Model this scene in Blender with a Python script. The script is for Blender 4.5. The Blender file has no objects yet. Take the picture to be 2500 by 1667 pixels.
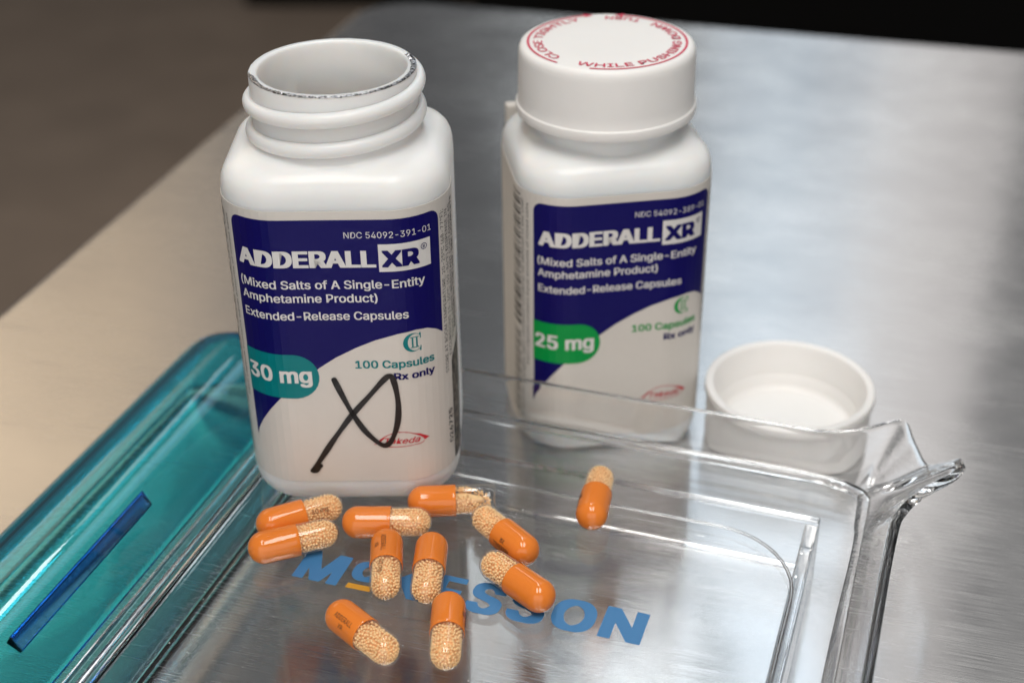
import bpy, bmesh, math, random
from mathutils import Vector, Matrix
random.seed(7)
PI = math.pi
S = 0.001                      # all lengths below are written in millimetres
SC = bpy.context.scene
COL = SC.collection
rad = math.radians

# ------------------------------------------------------------------ camera
F_PX, PITCH, ROLL, CAM_H = 3440.0, 0.5497, -0.0135, 194.1
cam = bpy.data.cameras.new('camera')
cam.sensor_width = 36.0
cam.lens = F_PX / 2500.0 * 36.0
cam.clip_start = 0.01
cam.clip_end = 60.0
cam.dof.use_dof = True
cam.dof.focus_distance = 0.262
cam.dof.aperture_fstop = 11.5
cam.dof.aperture_blades = 9
cam_o = bpy.data.objects.new('camera', cam)
COL.objects.link(cam_o)
cam_o.matrix_world = (Matrix.Translation((0, 0, CAM_H * S))
                      @ Matrix.Rotation(PI / 2 - PITCH, 4, 'X')
                      @ Matrix.Rotation(ROLL, 4, 'Z'))
SC.camera = cam_o

# ------------------------------------------------------------------ world and lamps
w = bpy.data.worlds.new('World')
SC.world = w
w.use_nodes = True
w.node_tree.nodes['Background'].inputs[0].default_value = (0.95, 0.97, 1.0, 1)
w.node_tree.nodes['Background'].inputs[1].default_value = 0.15


def lamp(name, loc, target, sx, sy, radiance, col):
    """rectangular lamp of a given radiance, metres"""
    d = bpy.data.lights.new(name, 'AREA')
    d.shape = 'RECTANGLE'
    d.size, d.size_y = sx, sy
    d.energy = radiance * PI * sx * sy
    d.color = col
    o = bpy.data.objects.new(name, d)
    COL.objects.link(o)
    o.location = loc
    o.rotation_euler = (Vector(target) - Vector(loc)).to_track_quat('-Z', 'Y').to_euler()
    return o


def lamp_sector(name, az0, az1, el0, el1, dist, radiance, col):
    """upright lamp standing at `dist` metres, covering a range of directions seen from the table"""
    a = rad((az0 + az1) / 2)
    wd = 2 * dist * math.tan(rad((az1 - az0) / 2))
    z0, z1 = dist * math.tan(rad(el0)), dist * math.tan(rad(el1))
    zc = (z0 + z1) / 2
    c = Vector((dist * math.sin(a), dist * math.cos(a), zc))
    return lamp(name, c, (0, 0, zc), wd, z1 - z0, radiance, col)


# ceiling panels above and behind the camera
lamp('ceiling_panel', (-0.36, -0.45, 2.1), (-0.36, -0.45, 0), 0.40, 1.25, 11.2, (1.0, 0.965, 0.92))
lamp('ceiling_panel', (0.36, -0.45, 2.1), (0.36, -0.45, 0), 0.40, 1.25, 11.2, (1.0, 0.965, 0.92))
# tall window and pale wall behind the table on the right
lamp_sector('window', 8.4, 13.3, 10, 29, 2.6, 0.74, (0.72, 0.86, 1.0))
lamp_sector('window', 13.3, 15.6, 10, 29, 2.6, 0.68, (0.88, 0.93, 1.0))
lamp_sector('window', 15.6, 19.3, 10, 29, 2.6, 0.95, (1.0, 0.955, 0.935))
lamp_sector('window', 19.3, 21.6, 10, 29, 2.6, 0.8, (1.0, 0.94, 0.91))
lamp_sector('window', 8.8, 16.8, 29.3, 58, 2.6, 2.15, (0.78, 0.90, 1.0))
lamp_sector('window', 16.8, 22.8, 29.3, 58, 2.6, 1.0, (1.0, 0.935, 0.895))
# warm lit wall on the left
lamp_sector('lit_wall', -48, -25, 21, 38, 2.6, 1.75, (1.0, 0.75, 0.49))
lamp_sector('lit_wall', -25, -20, 22, 38, 2.6, 1.4, (1.0, 0.74, 0.47))
lamp_sector('lit_wall', -20, -17, 22, 35, 2.6, 0.85, (1.0, 0.79, 0.58))
lamp_sector('lit_wall', -17, -14.5, 22, 32, 2.6, 0.40, (1.0, 0.82, 0.64))
# linear ceiling fixture over the far side of the table
lamp('tube_lamp', (-0.07, 1.38, 2.1), (-0.07, 1.38, 0), 0.16, 1.0, 17.0, (0.9, 0.97, 1.0))
lamp('tube_lamp', (-0.07, 2.35, 2.1), (-0.07, 2.35, 0), 0.15, 0.8, 3.6, (0.9, 0.97, 1.0))
# added soft front fill, standing in for bounce from the room behind the camera
lamp('room_fill', (-0.2, -2.4, 1.1), (0, 0.2, 0.1), 3.2, 2.0, 1.35, (1.0, 0.95, 0.90))

vs = SC.view_settings
vs.view_transform = 'Standard'
vs.look = 'None'
vs.exposure = 0.0
vs.gamma = 1.0
vs.use_curve_mapping = False
SC.render.engine = 'CYCLES'
cy = SC.cycles
cy.use_denoising = True
cy.max_bounces = 24
cy.transmission_bounces = 20
cy.glossy_bounces = 10
cy.diffuse_bounces = 10
cy.transparent_max_bounces = 16
cy.sample_clamp_indirect = 8.0
cy.blur_glossy = 0.3


# ------------------------------------------------------------------ materials
def new_mat(name):
    m = bpy.data.materials.new(name)
    m.use_nodes = True
    nt = m.node_tree
    return m, nt, nt.nodes['Principled BSDF']


def plain(name, col, rough=0.4, metal=0.0, sss=0.0, coat=0.0, grain=0.0, gscale=900.0, bump=0.0, spec=None, sss_col=None):
    m, nt, b = new_mat(name)
    b.inputs['Base Color'].default_value = (*col, 1)
    b.inputs['Roughness'].default_value = rough
    b.inputs['Metallic'].default_value = metal
    if spec is not None:
        b.inputs['Specular IOR Level'].default_value = spec
    if sss:
        b.inputs['Subsurface Weight'].default_value = sss
        b.inputs['Subsurface Radius'].default_value = (1.0, 0.75, 0.6)
        b.inputs['Subsurface Scale'].default_value = 0.004 if sss > 0.3 else 0.0015
    if coat:
        b.inputs['Coat Weight'].default_value = coat
        b.inputs['Coat Roughness'].default_value = 0.06
    if grain or bump:
        tc = nt.nodes.new('ShaderNodeTexCoord')
        n = nt.nodes.new('ShaderNodeTexNoise')
        n.inputs['Scale'].default_value = gscale
        n.inputs['Detail'].default_value = 5
        nt.links.new(tc.outputs['Object'], n.inputs['Vector'])
        if grain:
            mr = nt.nodes.new('ShaderNodeMapRange')
            mr.inputs[3].default_value = 1 - grain
            mr.inputs[4].default_value = 1 + grain
            nt.links.new(n.outputs['Fac'], mr.inputs[0])
            mx = nt.nodes.new('ShaderNodeMix')
            mx.data_type = 'RGBA'
            mx.blend_type = 'MULTIPLY'
            mx.inputs[0].default_value = 1
            mx.inputs[6].default_value = (*col, 1)
            nt.links.new(mr.outputs[0], mx.inputs[7])
            nt.links.new(mx.outputs[2], b.inputs['Base Color'])
        if bump:
            bp = nt.nodes.new('ShaderNodeBump')
            bp.inputs['Strength'].default_value = bump
            bp.inputs['Distance'].default_value = 0.0002
            nt.links.new(n.outputs['Fac'], bp.inputs['Height'])
            nt.links.new(bp.outputs[0], b.inputs['Normal'])
    return m


def thin_clear(name, ior=1.45, tint=(1, 1, 1), gloss=0.03):
    m = bpy.data.materials.new(name)
    m.use_nodes = True
    nt = m.node_tree
    nt.nodes.remove(nt.nodes['Principled BSDF'])
    t = nt.nodes.new('ShaderNodeBsdfTransparent')
    t.inputs[0].default_value = (*tint, 1)
    g_ = nt.nodes.new('ShaderNodeBsdfGlossy')
    g_.inputs['Roughness'].default_value = gloss
    fr = nt.nodes.new('ShaderNodeFresnel')
    fr.inputs[0].default_value = ior
    mx = nt.nodes.new('ShaderNodeMixShader')
    ge = nt.nodes.new('ShaderNodeNewGeometry')      # reflect on the outside of the skin only
    iv = nt.nodes.new('ShaderNodeMath')
    iv.operation = 'SUBTRACT'
    iv.inputs[0].default_value = 1.0
    nt.links.new(ge.outputs['Backfacing'], iv.inputs[1])
    ml = nt.nodes.new('ShaderNodeMath')
    ml.operation = 'MULTIPLY'
    nt.links.new(fr.outputs[0], ml.inputs[0])
    nt.links.new(iv.outputs[0], ml.inputs[1])
    nt.links.new(ml.outputs[0], mx.inputs[0])
    nt.links.new(t.outputs[0], mx.inputs[1])
    nt.links.new(g_.outputs[0], mx.inputs[2])
    # the skin itself, seen edge-on, has a faint milky body
    lw = nt.nodes.new('ShaderNodeLayerWeight')
    lw.inputs[0].default_value = 0.5
    pw = nt.nodes.new('ShaderNodeMath')
    pw.operation = 'POWER'
    pw.inputs[1].default_value = 4.0
    nt.links.new(lw.outputs['Facing'], pw.inputs[0])
    sc_ = nt.nodes.new('ShaderNodeMath')
    sc_.operation = 'MULTIPLY'
    sc_.inputs[1].default_value = 0.55
    nt.links.new(pw.outputs[0], sc_.inputs[0])
    df = nt.nodes.new('ShaderNodeBsdfDiffuse')
    df.inputs[0].default_value = (0.80, 0.72, 0.62, 1)
    m2 = nt.nodes.new('ShaderNodeMixShader')
    nt.links.new(sc_.outputs[0], m2.inputs[0])
    nt.links.new(mx.outputs[0], m2.inputs[1])
    nt.links.new(df.outputs[0], m2.inputs[2])
    nt.links.new(m2.outputs[0], nt.nodes['Material Output'].inputs[0])
    return m


def clear(name, rough=0.0, ior=1.49, absorb=None, density=0.0, scratch=0.0):
    m, nt, b = new_mat(name)
    b.inputs['Base Color'].default_value = (1, 1, 1, 1)
    b.inputs['Roughness'].default_value = rough
    b.inputs['IOR'].default_value = ior
    b.inputs['Transmission Weight'].default_value = 1.0
    if absorb:
        v = nt.nodes.new('ShaderNodeVolumeAbsorption')
        v.inputs['Color'].default_value = (*absorb, 1)
        v.inputs['Density'].default_value = density
        nt.links.new(v.outputs[0], nt.nodes['Material Output'].inputs['Volume'])
    if scratch:
        tc = nt.nodes.new('ShaderNodeTexCoord')
        h = None
        for k, (ang, sx, sy) in enumerate(((20, 60, 1600), (75, 90, 1500), (130, 40, 1300))):
            mp = nt.nodes.new('ShaderNodeMapping')
            mp.inputs['Rotation'].default_value = (0, 0, rad(ang))
            mp.inputs['Scale'].default_value = (sx, sy, 10)
            nt.links.new(tc.outputs['Object'], mp.inputs['Vector'])
            n = nt.nodes.new('ShaderNodeTexNoise')
            n.inputs['Scale'].default_value = 1.0
            n.inputs['Detail'].default_value = 3
            nt.links.new(mp.outputs[0], n.inputs['Vector'])
            cr = nt.nodes.new('ShaderNodeMapRange')
            cr.inputs[1].default_value = 0.70
            cr.inputs[2].default_value = 0.76
            nt.links.new(n.outputs['Fac'], cr.inputs[0])
            if h is None:
                h = cr.outputs[0]
            else:
                a = nt.nodes.new('ShaderNodeMath')
                a.operation = 'MAXIMUM'
                nt.links.new(h, a.inputs[0])
                nt.links.new(cr.outputs[0], a.inputs[1])
                h = a.outputs[0]
        bp = nt.nodes.new('ShaderNodeBump')
        bp.inputs['Strength'].default_value = scratch
        bp.inputs['Distance'].default_value = 0.00004
        bp.invert = True
        nt.links.new(h, bp.inputs['Height'])
        nt.links.new(bp.outputs[0], b.inputs['Normal'])
    return m


def steel():
    m, nt, b = new_mat('brushed_steel')
    b.inputs['Metallic'].default_value = 1.0
    L = nt.links.new
    tc = nt.nodes.new('ShaderNodeTexCoord')

    def noise(rot, sx, sy, det=4, rough=0.6):
        mp = nt.nodes.new('ShaderNodeMapping')
        mp.inputs['Rotation'].default_value = (0, 0, rad(rot))
        mp.inputs['Scale'].default_value = (sx, sy, 1)
        L(tc.outputs['Object'], mp.inputs['Vector'])
        n = nt.nodes.new('ShaderNodeTexNoise')
        n.inputs['Scale'].default_value = 1.0
        n.inputs['Detail'].default_value = det
        n.inputs['Roughness'].default_value = rough
        L(mp.outputs[0], n.inputs['Vector'])
        return n.outputs['Fac']

    def rng(src, a, b_, c, d):
        r = nt.nodes.new('ShaderNodeMapRange')
        for i, v in enumerate((a, b_, c, d)):
            r.inputs[1 + i].default_value = v
        L(src, r.inputs[0])
        return r.outputs[0]

    def mth(op, x, y):
        q = nt.nodes.new('ShaderNodeMath')
        q.operation = op
        for i, v in enumerate((x, y)):
            if isinstance(v, (int, float)):
                q.inputs[i].default_value = v
            else:
                L(v, q.inputs[i])
        return q.outputs[0]
    brush = noise(0, 60, 4200)
    brush2 = noise(2, 25, 1500)
    blotch = noise(15, 22, 30)
    scr = None
    for rot, sx, sy in ((33, 12, 900), (-48, 10, 1000), (80, 14, 850), (-12, 9, 1100)):
        s = rng(noise(rot, sx, sy, 2), 0.72, 0.77, 0, 1)
        scr = s if scr is None else mth('MAXIMUM', scr, s)
    rgh = mth('ADD', rng(brush, 0.25, 0.75, 0.20, 0.29), rng(blotch, 0.3, 0.7, -0.02, 0.03))
    rgh = mth('ADD', rgh, mth('MULTIPLY', scr, 0.12))
    L(rgh, b.inputs['Roughness'])
    tint = nt.nodes.new('ShaderNodeValToRGB')
    tint.color_ramp.elements[0].position = 0.3
    tint.color_ramp.elements[0].color = (0.50, 0.50, 0.505, 1)
    tint.color_ramp.elements[1].position = 0.7
    tint.color_ramp.elements[1].color = (0.68, 0.68, 0.68, 1)
    L(mth('ADD', mth('MULTIPLY', brush, 0.6), mth('MULTIPLY', blotch, 0.4)), tint.inputs[0])
    L(tint.outputs[0], b.inputs['Base Color'])
    bp = nt.nodes.new('ShaderNodeBump')
    bp.inputs['Strength'].default_value = 0.24
    bp.inputs['Distance'].default_value = 0.00002
    L(mth('ADD', mth('ADD', brush, brush2), mth('MULTIPLY', scr, -1.2)), bp.inputs['Height'])
    wv = noise(5, 26, 34, 2)
    bw = nt.nodes.new('ShaderNodeBump')
    bw.inputs['Strength'].default_value = 1.0
    bw.inputs['Distance'].default_value = 0.00013
    L(wv, bw.inputs['Height'])
    L(bw.outputs[0], bp.inputs['Normal'])
    L(bp.outputs[0], b.inputs['Normal'])
    b.inputs['Anisotropic'].default_value = 0.96
    b.inputs['Anisotropic Rotation'].default_value = 0.25
    tg = nt.nodes.new('ShaderNodeTangent')
    tg.direction_type = 'UV_MAP'
    L(tg.outputs[0], b.inputs['Tangent'])
    return m


M = {}
M['steel'] = steel()
M['plastic'] = plain('white_plastic', (0.87, 0.85, 0.83), 0.29, spec=0.42, sss=0.8, grain=0.015, gscale=300, bump=0.03)
M['cap'] = plain('white_cap_plastic', (0.85, 0.835, 0.815), 0.42, sss=0.15, grain=0.015, gscale=300, bump=0.05)
M['paper'] = plain('label_paper', (0.67, 0.63, 0.58), 0.38, grain=0.02, gscale=500)
M['navy'] = plain('navy_ink', (0.006, 0.004, 0.105), 0.30, spec=0.14)
M['white_ink'] = plain('white_ink', (0.72, 0.70, 0.68), 0.38)
M['teal_ink'] = plain('teal_ink', (0.0, 0.195, 0.21), 0.32, spec=0.22)
M['green_ink'] = plain('green_ink', (0.0, 0.30, 0.055), 0.32, spec=0.22)
M['black_ink'] = plain('black_ink', (0.012, 0.011, 0.012), 0.45)
M['grey_ink'] = plain('grey_ink', (0.10, 0.10, 0.10), 0.5)
M['red_ink'] = plain('red_ink', (0.55, 0.012, 0.03), 0.45)
M['pink_ink'] = plain('pink_red_ink', (0.62, 0.045, 0.10), 0.45)
M['logo_blue'] = plain('logo_blue_ink', (0.045, 0.19, 0.41), 0.45)
M['logo_amber'] = plain('logo_amber_ink', (0.62, 0.30, 0.02), 0.45)
M['marker'] = plain('marker_ink', (0.008, 0.007, 0.008), 0.35)
M['orange'] = plain('orange_gelatine', (0.84, 0.225, 0.032), 0.06, sss=0.1)
M['bead'] = plain('bead_coating', (0.96, 0.66, 0.34), 0.42, grain=0.22, gscale=1400)
M['brown_ink'] = plain('brown_ink', (0.14, 0.045, 0.015), 0.5)
M['gelatine'] = thin_clear('clear_gelatine', 1.58, (1.0, 0.99, 0.975))
M['acrylic'] = clear('clear_acrylic', 0.0, 1.47, scratch=0.25)
M['acrylic_edge'] = clear('clear_acrylic_edge', 0.0, 1.47)
M['teal_acrylic'] = clear('teal_acrylic', 0.0, 1.47, (0.0, 0.83, 0.93), 580)
M['navy_acrylic'] = clear('navy_acrylic', 0.0, 1.47, (0.0, 0.38, 0.84), 800)
M['carpet'] = plain('brown_floor', (0.29, 0.215, 0.16), 0.9, grain=0.25, gscale=6)
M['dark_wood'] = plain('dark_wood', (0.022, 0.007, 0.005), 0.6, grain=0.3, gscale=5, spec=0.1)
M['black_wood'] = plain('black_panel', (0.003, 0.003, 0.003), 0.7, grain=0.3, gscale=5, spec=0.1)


def foil_mat():
    m, nt, b = new_mat('seal_foil')
    L = nt.links.new
    tc = nt.nodes.new('ShaderNodeTexCoord')
    n = nt.nodes.new('ShaderNodeTexNoise')
    n.inputs['Scale'].default_value = 1500
    n.inputs['Detail'].default_value = 4
    L(tc.outputs['Object'], n.inputs['Vector'])
    r = nt.nodes.new('ShaderNodeValToRGB')
    r.color_ramp.elements[0].position = 0.40
    r.color_ramp.elements[0].color = (0.012, 0.012, 0.014, 1)
    r.color_ramp.elements[1].position = 0.56
    r.color_ramp.elements[1].color = (0.55, 0.55, 0.57, 1)
    L(n.outputs['Fac'], r.inputs[0])
    L(r.outputs[0], b.inputs['Base Color'])
    b.inputs['Metallic'].default_value = 0.8
    b.inputs['Roughness'].default_value = 0.28
    bp = nt.nodes.new('ShaderNodeBump')
    bp.inputs['Strength'].default_value = 0.8
    bp.inputs['Distance'].default_value = 0.0003
    L(n.outputs['Fac'], bp.inputs['Height'])
    L(bp.outputs[0], b.inputs['Normal'])
    return m


def residue_mat():
    m, nt, b = new_mat('torn_label_residue')
    L = nt.links.new
    tc = nt.nodes.new('ShaderNodeTexCoord')
    n = nt.nodes.new('ShaderNodeTexNoise')
    n.inputs['Scale'].default_value = 700
    n.inputs['Detail'].default_value = 6
    L(tc.outputs['Object'], n.inputs['Vector'])
    r = nt.nodes.new('ShaderNodeValToRGB')
    r.color_ramp.elements[0].position = 0.40
    r.color_ramp.elements[0].color = (0.03, 0.026, 0.022, 1)
    r.color_ramp.elements[1].position = 0.66
    r.color_ramp.elements[1].color = (0.22, 0.19, 0.16, 1)
    L(n.outputs['Fac'], r.inputs[0])
    L(r.outputs[0], b.inputs['Base Color'])
    b.inputs['Roughness'].default_value = 0.6
    return m


M['foil'] = foil_mat()
M['residue'] = residue_mat()


# ------------------------------------------------------------------ helpers
def mesh_obj(name, verts, faces, mat, parent=None, smooth=False, auto=None):
    me = bpy.data.meshes.new(name)
    me.from_pydata([(x * S, y * S, z * S) for x, y, z in verts], [], faces)
    me.update()
    return link_mesh(name, me, mat, parent, smooth, auto)


def link_mesh(name, me, mat, parent=None, smooth=False, auto=None):
    if smooth or auto is not None:
        for p in me.polygons:
            p.use_smooth = True
    if auto is not None:
        me.set_sharp_from_angle(angle=rad(auto))
    me.materials.append(M[mat])
    o = bpy.data.objects.new(name, me)
    COL.objects.link(o)
    if parent:
        o.parent = parent
    return o


def bm_obj(name, bm, mat, parent=None, smooth=False, auto=None):
    bmesh.ops.recalc_face_normals(bm, faces=bm.faces[:])
    bmesh.ops.scale(bm, vec=(S, S, S), verts=bm.verts[:])
    me = bpy.data.meshes.new(name)
    bm.to_mesh(me)
    bm.free()
    return link_mesh(name, me, mat, parent, smooth, auto)


def thing(name, label, cat, loc=(0, 0, 0), rz=0.0, group=None):
    o = bpy.data.objects.new(name, None)
    o.empty_display_size = 0.01
    COL.objects.link(o)
    o.location = [c * S for c in loc]
    o.rotation_euler = (0, 0, rz)
    o['label'] = label
    o['category'] = cat
    if group:
        o['group'] = group
    return o


def lathe(bm, prof, n=96, close=False):
    """prof: list of (r, z); r == 0 makes a pole"""
    rings = []
    for r, z in prof:
        if r < 1e-6:
            rings.append([bm.verts.new((0, 0, z))])
        else:
            rings.append([bm.verts.new((r * math.cos(2 * PI * i / n), r * math.sin(2 * PI * i / n), z)) for i in range(n)])
    pairs = list(zip(rings[:-1], rings[1:]))
    if close:
        pairs.append((rings[-1], rings[0]))
    for a, b in pairs:
        if len(a) == 1 and len(b) == 1:
            continue
        for i in range(n):
            j = (i + 1) % n
            if len(a) == 1:
                bm.faces.new((a[0], b[j], b[i]))
            elif len(b) == 1:
                bm.faces.new((a[i], a[j], b[0]))
            else:
                bm.faces.new((a[i], a[j], b[j], b[i]))


def box(bm, x0, x1, y0, y1, z0, z1):
    v = [bm.verts.new(p) for p in ((x0, y0, z0), (x1, y0, z0), (x1, y1, z0), (x0, y1, z0),
                                   (x0, y0, z1), (x1, y0, z1), (x1, y1, z1), (x0, y1, z1))]
    for f in ((3, 2, 1, 0), (4, 5, 6, 7), (0, 1, 5, 4), (1, 2, 6, 5), (2, 3, 7, 6), (3, 0, 4, 7)):
        bm.faces.new([v[i] for i in f])


def bevel_mod(o, width, seg=3, angle=35):
    b = o.modifiers.new('bevel', 'BEVEL')
    b.width = width * S
    b.segments = seg
    b.limit_method = 'ANGLE'
    b.angle_limit = rad(angle)
    return b


# fonts: Blender's own bundled face when present, else its built-in one
FONT = None
try:
    import os
    fp = os.path.join(bpy.utils.system_resource('DATAFILES'), 'fonts', 'Inter.woff2')
    if os.path.exists(fp):
        FONT = bpy.data.fonts.load(fp)
except Exception:
    FONT = None


def text2d(txt, bold=0.0, shear=0.0, spacing=1.0):
    """flat mesh of a line of text as (verts2d, faces)"""
    cu = bpy.data.curves.new('text', 'FONT')
    cu.body = txt
    if FONT:
        cu.font = FONT
    cu.size = 1.0
    cu.shear = shear
    cu.space_character = spacing
    cu.resolution_u = 3
    cu.fill_mode = 'FRONT'
    o = bpy.data.objects.new('text', cu)
    COL.objects.link(o)
    dg = bpy.context.evaluated_depsgraph_get()
    dg.update()
    me = o.evaluated_get(dg).to_mesh()
    vs_ = [(v.co.x, v.co.y) for v in me.vertices]
    fs = [tuple(p.vertices) for p in me.polygons]
    o.evaluated_get(dg).to_mesh_clear()
    bpy.data.objects.remove(o)
    bpy.data.curves.remove(cu)
    if bold:
        # heavier weight: the same outlines laid over each other, a little apart
        n, v0, f0 = len(vs_), vs_[:], fs[:]
        k = 0
        vs_, fs = [], []
        for dx, dy in ((-1, -.45), (-1, .45), (-.5, 0), (0, -.45), (0, .45), (.5, 0), (1, -.45), (1, .45)):
            vs_ += [(x + dx * bold, y * (1 - 0.9 * bold) + 0.32 * bold + dy * bold, 0.004 * k) for x, y in v0]
            fs += [tuple(i + n * k for i in f) for f in f0]
            k += 1
    return vs_, fs


CAPH = None


def cap_height():
    global CAPH
    if CAPH is None:
        v, f = text2d('H')
        CAPH = max(p[1] for p in v)
    return CAPH


def fit_text(txt, x0, x1, base, height, bold=0.0, shear=0.0, spacing=1.0):
    """text laid between x0 and x1 on a baseline, capitals `height` tall"""
    v, f = text2d(txt, bold, shear, spacing)
    a, b = min(p[0] for p in v), max(p[0] for p in v)
    k = (x1 - x0) / (b - a)
    h = height / cap_height()
    return [(x0 + (p[0] - a) * k, base + p[1] * h) + tuple(p[2:]) for p in v], f


def join2d(parts):
    V, Fc = [], []
    for v, f in parts:
        n = len(V)
        V += v
        Fc += [tuple(i + n for i in q) for q in f]
    return V, Fc


def poly2d(pts):
    return list(pts), [tuple(range(len(pts)))]


def rot2d(part, ang, cx, cy):
    v, f = part
    c, s = math.cos(ang), math.sin(ang)
    return [(cx + c * p[0] - s * p[1], cy + s * p[0] + c * p[1]) + tuple(p[2:]) for p in v], f


def stroke2d(pts, width, ends=True):
    """a ribbon with round ends along smoothed points"""
    P = []
    n = len(pts)
    for i in range(n - 1):
        p0, p1, p2, p3 = pts[max(i - 1, 0)], pts[i], pts[i + 1], pts[min(i + 2, n - 1)]
        for k in range(8):
            t = k / 8
            P.append(tuple(0.5 * ((2 * p1[j]) + (-p0[j] + p2[j]) * t + (2 * p0[j] - 5 * p1[j] + 4 * p2[j] - p3[j]) * t * t
                                  + (-p0[j] + 3 * p1[j] - 3 * p2[j] + p3[j]) * t ** 3) for j in (0, 1)))
    P.append(pts[-1])
    V, Fc = [], []
    for i, p in enumerate(P):
        a, b = P[max(i - 1, 0)], P[min(i + 1, len(P) - 1)]
        d = math.hypot(b[0] - a[0], b[1] - a[1]) or 1
        nx, ny = -(b[1] - a[1]) / d, (b[0] - a[0]) / d
        ww = width * (0.5 + 0.06 * math.sin(i * 0.35))
        V += [(p[0] + nx * ww, p[1] + ny * ww), (p[0] - nx * ww, p[1] - ny * ww)]
        if i:
            Fc.append((2 * i - 2, 2 * i - 1, 2 * i + 1, 2 * i))
    if ends:
        for p in (P[0], P[-1]):
            m = len(V)
            V += [(p[0] + width * 0.52 * math.cos(2 * PI * k / 16), p[1] + width * 0.52 * math.sin(2 * PI * k / 16)) for k in range(16)]
            Fc.append(tuple(range(m, m + 16)))
    return V, Fc


# ------------------------------------------------------------------ large structure
# steel table, its own axes turned with its edges; object origin at the far left corner
TT = rad(-16.7)
tbl = thing('steel_table', 'brushed stainless steel table top under the tray and bottles', 'table', (-60.2, 609, 0), TT)
bm = bmesh.new()
U, Vv, RC = 900.0, -1500.0, 26.0
out = [(0, Vv), (U, Vv), (U, 0)] + [(RC - RC * math.sin(t * PI / 24), -RC + RC * math.cos(t * PI / 24)) for t in range(13)]


def inset(pts, d):
    res = []
    n = len(pts)
    for i in range(n):
        a, p, b = Vector(pts[i - 1]), Vector(pts[i]), Vector(pts[(i + 1) % n])
        e1, e2 = (p - a).normalized(), (b - p).normalized()
        n1, n2 = Vector((-e1.y, e1.x)), Vector((-e2.y, e2.x))
        m = (n1 + n2).normalized()
        k = d / max(0.3, m.dot(n1))
        res.append(tuple(p + m * k))
    return res


levels = [(4.0, 0.0)] + [(4 - 4 * math.sin(t * PI / 12), -4 + 4 * math.cos(t * PI / 12)) for t in range(1, 7)] + [(0, -38), (14, -38)]
rings = []
for d, z in levels:
    rings.append([bm.verts.new((x, y, z)) for x, y in inset(out, d)])
for a, b in zip(rings[:-1], rings[1:]):
    for i in range(len(a)):
        j = (i + 1) % len(a)
        bm.faces.new((a[i], b[i], b[j], a[j]))
bm.faces.new(rings[0])
uv = bm.loops.layers.uv.new('UVMap')
for f in bm.faces:
    for l in f.loops:
        l[uv].uv = (l.vert.co.x * S, l.vert.co.y * S)
o = bm_obj('top', bm, 'steel', tbl, auto=40)
bm = bmesh.new()
box(bm, 16, U - 16, Vv + 16, -16, -60, -39)
bm_obj('underside', bm, 'black_wood', tbl)
bm = bmesh.new()
box(bm, 60, 110, -110, -60, -899, -61)
bm_obj('leg', bm, 'steel', tbl)

# floor far below and the dark cabinet at the back
bm = bmesh.new()
g = 12000
f = bm.faces.new([bm.verts.new(p) for p in ((-g, -g, -900), (g, -g, -900), (g, g, -900), (-g, g, -900))])
fl = bm_obj('floor', bm, 'carpet')
fl['kind'] = 'structure'
fl['label'] = 'brown floor far below the table, out of focus'

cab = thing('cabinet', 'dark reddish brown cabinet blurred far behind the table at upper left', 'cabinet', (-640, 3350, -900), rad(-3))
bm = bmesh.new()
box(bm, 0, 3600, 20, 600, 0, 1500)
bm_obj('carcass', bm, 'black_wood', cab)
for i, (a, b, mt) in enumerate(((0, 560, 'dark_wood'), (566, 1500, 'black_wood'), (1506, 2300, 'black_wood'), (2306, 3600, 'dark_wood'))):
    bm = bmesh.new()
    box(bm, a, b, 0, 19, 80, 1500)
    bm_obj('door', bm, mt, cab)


side = thing('cabinet', 'black cabinet added for the darkness right behind the far edge of the table', 'cabinet', (-35, 1500, -900), rad(-12))  # added block; the darkness beyond the table is put into its near-black colour
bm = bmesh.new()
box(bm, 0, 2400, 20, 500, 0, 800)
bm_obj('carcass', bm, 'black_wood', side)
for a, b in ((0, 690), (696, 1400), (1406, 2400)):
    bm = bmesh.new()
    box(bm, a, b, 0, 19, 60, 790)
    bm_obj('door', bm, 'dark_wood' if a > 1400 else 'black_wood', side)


# ------------------------------------------------------------------ bottle geometry
BW, BD, BR = 42.8, 40.4, 11.6
BA, BB = BW / 2 - BR, BD / 2 - BR
QL = BR * PI / 2


def wrap(s, z, o=0.0):
    """distance s round the bottle from the middle of the front -> point, o mm off the wall"""
    sg = 1 if s >= 0 else -1
    s = abs(s)
    if s <= BA:
        x, y = s, -BD / 2 - o
    elif s <= BA + QL:
        t = (s - BA) / BR
        x, y = BA + (BR + o) * math.sin(t), -BB - (BR + o) * math.cos(t)
    elif s <= BA + QL + 2 * BB:
        x, y = BW / 2 + o, -BB + (s - BA - QL)
    elif s <= BA + 2 * QL + 2 * BB:
        t = (s - BA - QL - 2 * BB) / BR
        x, y = BA + (BR + o) * math.cos(t), BB + (BR + o) * math.sin(t)
    else:
        x, y = BA - (s - BA - 2 * QL - 2 * BB), BD / 2 + o
    return sg * x, y, z


CUTS = []
for k in range(0, 13):
    CUTS.append(BA + QL * k / 12)
    CUTS.append(BA + QL + 2 * BB + QL * k / 12)
CUTS = sorted(set(CUTS + [-c for c in CUTS]))


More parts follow.
